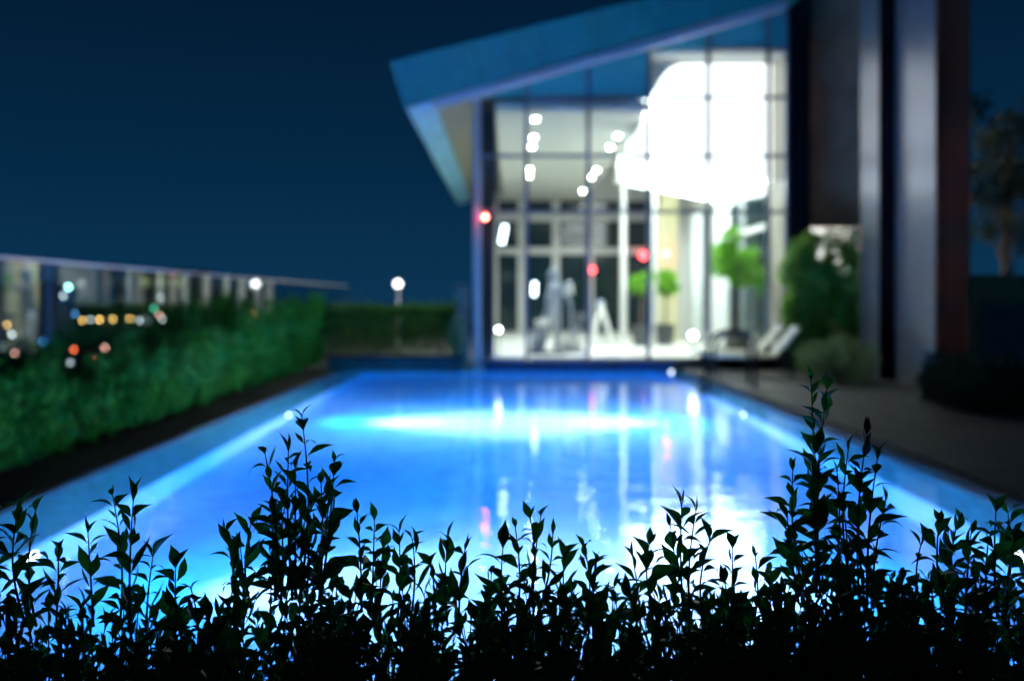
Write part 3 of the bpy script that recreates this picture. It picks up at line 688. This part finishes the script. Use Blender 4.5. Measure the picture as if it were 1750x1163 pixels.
# ------------------------------------------------------------------ the city beyond
M['winy']=emit('lit_window_yellow',(.75,.95,.25),.35); M['winw']=emit('lit_window_white',(.6,.8,.8),.25)
def house(label,px0,px1,pyt,Y,lit):
    x0,x1=PX(px0,Y),PX(px1,Y); zt_=PZ(pyt,Y); t=thing('apartment_block',label,'building',((x0+x1)/2,Y,-25)); hw=(x1-x0)/2; hh=zt_+25
    MB().box(-hw,hw,0,14,0,hh).build('wall',M['house'],t); MB().box(-hw-.4,hw+.4,-.4,14.4,hh+.01,hh+.8).build('roof',M['dark'],t)
    mw={}
    for m_ in ('night','winy','winw'):
        q=MB().box(-1.2,1.2,-.06,.1,0,2.0).mesh('window'); q.materials.append(M[m_]); mw[m_]=q
    q=MB(); q.box(-1.35,-1.21,-.1,.1,-.15,2.15).box(1.21,1.35,-.1,.1,-.15,2.15).box(-1.2,1.2,-.1,.1,-.15,-.01).box(-1.2,1.2,-.1,.1,2.01,2.15); fr=q.mesh('window'); fr.materials.append(M['house'])
    nx=int(2*hw//4.2); 
    for i in range(nx):
        for j in range(6):
            zz=hh-3.4-j*3.3; r_=random.random(); m_='winy' if (lit and j<1) else ('winw' if r_<.06 else 'night')
            o=bpy.data.objects.new('window',fr); link(o,t); o.location=(-hw+2.1+i*4.2,0,zz); o2=bpy.data.objects.new('pane',mw[m_]); link(o2,o)
house('dim city block with a row of yellow green lit windows',236,330,466,260,True)
house('dark city block behind the left end of the glass screen',-30,70,485,300,False)
house('dark low city block between the screen posts',340,420,492,330,False)
house('far dark city block near the end of the screen',470,560,498,420,False)
cols={'a':(1,.55,.15),'w':(.85,.95,1),'r':(1,.15,.06),'t':(.35,1,.95),'b':(.1,.45,1),'g':(.1,.9,.5),'p':(1,.45,.35)}
for k,v in cols.items(): M['c_'+k]=emit('city_lamp_'+k,v,5)
lights=[(12,555,'a',.8),(31,556,'a',.35),(20,571,'w',.6),(25,603,'p',.4),(73,583,'b',.6),(117,490,'t',3.2),(108,505,'w',.5),(88,550,'a',1.4),(97,549,'a',.4),
 (141,547,'a',.9),(155,546,'w',.3),(170,546,'a',1.3),(193,545,'a',1),(222,544,'a',.8),(238,547,'w',.5),(126,597,'r',1.),(179,594,'p',.8),(168,613,'r',2.0),(272,538,'p',.8),
 (263,527,'g',.5),(277,545,'w',.4),(425,537,'a',.5),(433,537,'a',1.),(275,508,'w',.25),(586,527,'p',.3),(120,619,'w',.3),(128,536,'b',.3)]
labs=['leftmost amber light in the row of distant city lights','faint amber light just right of the leftmost one','white city light below the leftmost amber pair','faint pink city light low at the left edge',
 'blue city light right of the first dark screen post','brilliant cyan white light high behind the screen glass','pale white light touching the brilliant cyan one at lower left','bright amber light nearest right of the first screen post','faint amber light beside the bright one near the first post',
 'amber city light left of centre between the first two posts','tiny white light squeezed between two amber ones','bright amber light at centre between the first two posts','amber light just left of the second screen post','amber light just right of the second screen post','white light right of the second screen post','red city light low between the first two posts','pinkish light just above the brightest red one','brightest red city light, lowest over the hedge','pinkish light left of the third screen post',
 'green light above the pinkish one near the third post','white light below the pinkish one near the third post','dimmer left twin of the lone amber pair mid screen','brighter right twin of the lone amber pair mid screen','dim white light high beside the yellow lit windows','faint pink light near the far end of the screen','tiny white light peeking over the hedge left of the red ones','faint blue light between the first amber lights']
for i,(px,py,cc,st_) in enumerate(lights):
    Y=min(1200,max(150,26*FPX/max(12,py-CY))) if py>CY+14 and not (px<75 or 236<px<600) else 240
    c=P(px,py,Y); t=thing('street_lamp',labs[i],"street lamp",(c.x,Y,-25)); r=Y*2.0/FPX
    t['group']='distant city lights'
    zl=c.z+25
    MB().tube([(0,0,0),(0,0,max(.5,zl-r))],.12,6).build('pole',M['dark'],t)
    key=f'cl_{cc}_{st_}'
    if key not in M: M[key]=emit(key,cols[cc],18*st_+4)
    MB().sphere((0,0,zl),r,10,7).build('lamp_head',M[key],t,smooth=True)

# ------------------------------------------------------------------ foreground shrubs, in focus
def leaf_mesh(curl,fold,wr,seed):
    rnd=random.Random(seed); b=MB(); n=7; v=[]
    prof=[.0,.42,.90,1.0,.70,.28,.0]; 
    for i in range(n):
        u=i/(n-1); ang=curl*u; 
        # arc in local y-z plane, leaf along +y
        yy=math.sin(ang)/curl if abs(curl)>1e-3 else u; zz=-(1-math.cos(ang))/curl if abs(curl)>1e-3 else 0
        w_=prof[i]*wr*.5; tw=.7*u*(seed%3-1)
        v+=[(-w_*math.cos(tw),yy,zz+w_*fold-w_*math.sin(tw)),(0,yy,zz),(w_*math.cos(tw),yy,zz+w_*fold+w_*math.sin(tw))]
    f=[]
    for i in range(n-1):
        a=i*3; 
        f+= [(a,a+1,a+4,a+3),(a+1,a+2,a+5,a+4)]
    m=bpy.data.meshes.new('leaf'); m.from_pydata(v,[],f); m.validate(); m.update(); m.polygons.foreach_set('use_smooth',[True]*len(m.polygons)); return m
LV=[leaf_mesh(c_,fo,wr,i) for i,(c_,fo,wr) in enumerate(((.9,.4,.40),(-.5,.5,.38),(1.3,.35,.34),(.3,.5,.42),(-.9,.4,.34),(.7,.3,.44),(1.5,.4,.36),(.1,.6,.40),(2.1,.3,.33),(-1.4,.3,.30),(.5,.8,.50),(1.0,.2,.28)))]
for m in LV: m.materials.append(M['leaf'])
LR=[m.copy() for m in LV[:4]]
for m in LR: m.name='leaf'; m.materials.clear(); m.materials.append(M['leafred'])
LVnp=[(np.array([v.co[:] for v in m.vertices]),[tuple(p.vertices) for p in m.polygons]) for m in LV]
def shoot(tip,base,seed,L0,nodes,bend):
    """stem curve and leaf transforms"""
    rnd=random.Random(seed); tip=Vector(tip); base=Vector(base); side=Vector((rnd.uniform(-1,1),rnd.uniform(-.5,.5),0))*bend
    pts=[base.lerp(tip,u)+side*math.sin(PI*u) for u in [i/10 for i in range(11)]]
    leaves=[]; H_=(tip-base).length; az=rnd.uniform(0,PI)
    for k in range(nodes):
        u=(k+.6)/(nodes); i=min(9,int(u*10)); p=pts[i].lerp(pts[i+1],u*10-i); ax=(pts[i+1]-pts[i]).normalized()
        az+=PI/2+rnd.uniform(-.5,.5)
        top=1-u; ln=L0*(0.80+.36*min(1,top*2.2))*rnd.uniform(.65,1.2)
        open_=math.radians(rnd.uniform(20,46)+16*min(1,top*1.5)) if k<nodes-1 else math.radians(rnd.uniform(8,22))
        for s_ in (0,PI):
            if rnd.random()<.10 and k<nodes-1: continue
            a=az+s_+rnd.uniform(-.35,.35); d=Vector((math.cos(a),math.sin(a)*.8,0)); d=(d-ax*d.dot(ax)).normalized()
            dr=(ax*math.cos(open_)+d*math.sin(open_)).normalized()
            nrm=(ax*math.sin(open_)-d*math.cos(open_)).normalized()
            sx=dr.cross(nrm); m=Matrix((sx,dr,nrm)).transposed().to_4x4()
            roll=Matrix.Rotation(rnd.uniform(-.7,.7),4,'Y'); leaves.append((Matrix.Translation(p+dr*.002)@m@roll@Matrix.Scale(ln*rnd.uniform(.85,1.1),4), rnd.randrange(12)))
    dr=(pts[-1]-pts[-2]).normalized()
    return pts,leaves
def shrub(label,leads,x0,x1,ymass,nfill,seed,Y0=1.32,Y1=1.78,red=()):
    rnd=random.Random(seed); Yc=1.55; rx=PX((x0+x1)/2,Yc)
    t=thing('hedge_shrub',label,'shrub',(rx,Yc,-.03),0,'shrubs of the foreground hedge'); off=Vector((rx,Yc,-.03))
    for li,(px,py,bx,L) in enumerate(leads):
        Yt=1.5+rnd.uniform(-.10,.10); tip=P(px,py,Yt)-off; by=max(py+150,ymass+70); base=P(bx,by,Yt+rnd.uniform(-.05,.05))-off
        hgt=(tip-base).length; nodes=max(4,int(hgt/.0175))
        pts,lv=shoot(tip,base,seed*31+li,L*.96,nodes,.012)
        MB().tube(pts,[.0022-.0014*i/10 for i in range(11)],6).build('stem',M['twig'],t,smooth=True)
        isred = li in red
        for q,(mt_,vi) in enumerate(lv):
            me=LR[vi%4] if (isred and q>len(lv)-9) else LV[vi]
            o=bpy.data.objects.new('leaf',me); link(o,t); o.matrix_local=mt_
    V=[];F=[];n=0; stems=MB()
    for k in range(nfill):
        px=rnd.uniform(x0-25,x1+25); Yt=rnd.uniform(Y0,Y1)
        back=(Yt-Y0)/(Y1-Y0); py=ymass+rnd.uniform(10,105)+ (rnd.random()**2)*110
        tip=P(px,py,Yt)-off; base=Vector((tip.x+rnd.uniform(-.05,.05),tip.y+rnd.uniform(-.04,.04),tip.z-rnd.uniform(.14,.26)))
        pts,lv=shoot(tip,base,seed*977+k,rnd.uniform(.029,.047),rnd.randint(7,10),.012)
        stems.tube([pts[0]-Vector((0,0,.12)),pts[0],pts[5],pts[10]],[.003,.0022,.0018,.0008],4)
        for mt_,vi in lv:
            a,fc=LVnp[vi]; mm=np.array(mt_); vv=a@mm[:3,:3].T+mm[:3,3]; V.append(vv); F+= [tuple(i+n for i in q) for q in fc]; n+=len(vv)
    # main woody stems to the soil
    for k in range(7):
        xa=rnd.uniform(PX(x0,1.5),PX(x1,1.5))-rx; stems.tube([(xa*.4,rnd.uniform(-.05,.05),0),(xa*.8,rnd.uniform(-.1,.1),.5),(xa,rnd.uniform(-.15,.15),.98)],[.012,.008,.004],6)
    m=bpy.data.meshes.new('foliage'); m.from_pydata(np.concatenate(V).tolist(),[],F); m.polygons.foreach_set('use_smooth',[True]*len(m.polygons)); m.materials.append(M['leaf'])
    o=bpy.data.objects.new('foliage',m); link(o,t); o['kind']='stuff'
    s_=stems.build('branches',M['bark'],t); s_.name='branch'; s_['kind']='stuff'
    return t
NF=52
shrub('foreground shrub at the far left with short shoots before the pool edge',[(32,862,45,.046),(62,868,62,.044),(-15,900,0,.045),(100,935,95,.042)],-60,115,1000,NF,1)
shrub('foreground shrub with a pair of slim shoots, second from the left',[(192,842,205,.040),(228,852,222,.042),(150,905,160,.044),(262,945,250,.044)],115,285,1000,NF,2)
shrub('foreground shrub with low shoots under the dark blue pool corner',[(325,1000,330,.042),(300,965,300,.045),(385,905,400,.040)],285,395,1010,44,3)
shrub('tall three stemmed foreground shrub rising left of the middle',[(515,706,512,.044),(452,770,470,.040),(572,785,548,.040),(430,890,430,.044),(548,820,530,.042),(480,850,480,.045),(505,800,505,.04),(493,765,500,.038),(465,835,472,.044),(530,870,525,.046),(562,860,545,.04),(410,930,415,.044)],395,575,955,NF+8,4)
shrub('foreground shrub with a thin forked shoot beside the tall three stemmed one',[(610,872,618,.038),(640,885,635,.040),(682,905,680,.044),(705,920,700,.042),(655,930,650,.044)],575,720,975,NF,5)
shrub('low even foreground shrub below the red lamp reflection',[(765,918,765,.046),(795,935,785,.044),(735,960,735,.042),(840,975,835,.042)],720,845,990,46,6)
shrub('foreground shrub with a dense cluster of pointed tips at centre',[(905,880,895,.036),(925,878,912,.034),(880,895,885,.036),(945,908,915,.036),(860,930,870,.042)],845,960,985,48,7)
shrub('foreground shrub with one broad upright shoot right of centre',[(998,930,1000,.044),(965,950,975,.042),(1020,955,1015,.040),(1050,1000,1040,.04)],960,1075,1010,44,8)
shrub('foreground shrub with curved shoots before the white reflection',[(1165,858,1168,.042),(1190,868,1178,.038),(1110,925,1130,.042),(1080,945,1095,.040),(1145,895,1150,.042),(1215,918,1205,.042)],1075,1235,980,NF,9)
shrub('foreground shrub with drooping tips left of the tallest shoot',[(1252,932,1245,.042),(1290,945,1280,.040),(1315,975,1310,.040)],1235,1330,985,44,10)
shrub('tallest foreground shrub with its top shoot reaching the deck',[(1386,645,1395,.046),(1414,660,1402,.044),(1355,800,1375,.044),(1345,880,1365,.044),(1430,800,1420,.042),(1390,830,1395,.046),(1400,760,1402,.046)],1330,1430,950,NF,11)
shrub('tall foreground shrub with reddish young leaves at its top',[(1482,738,1478,.038),(1450,765,1460,.040),(1500,780,1482,.040),(1515,850,1490,.044),(1440,850,1450,.042),(1470,820,1470,.044)],1430,1545,965,NF,12,red=(0,))
shrub('broad bushy foreground shrub before the right pool corner',[(1605,888,1610,.040),(1640,880,1630,.040),(1575,925,1590,.042),(1660,905,1650,.040),(1620,905,1622,.042)],1545,1670,965,NF,13)
shrub('foreground shrub with slim shoots at the far right edge',[(1702,868,1705,.040),(1722,872,1712,.042),(1690,915,1690,.042),(1752,950,1748,.044),(1735,920,1725,.04)],1670,1815,985,NF,14)
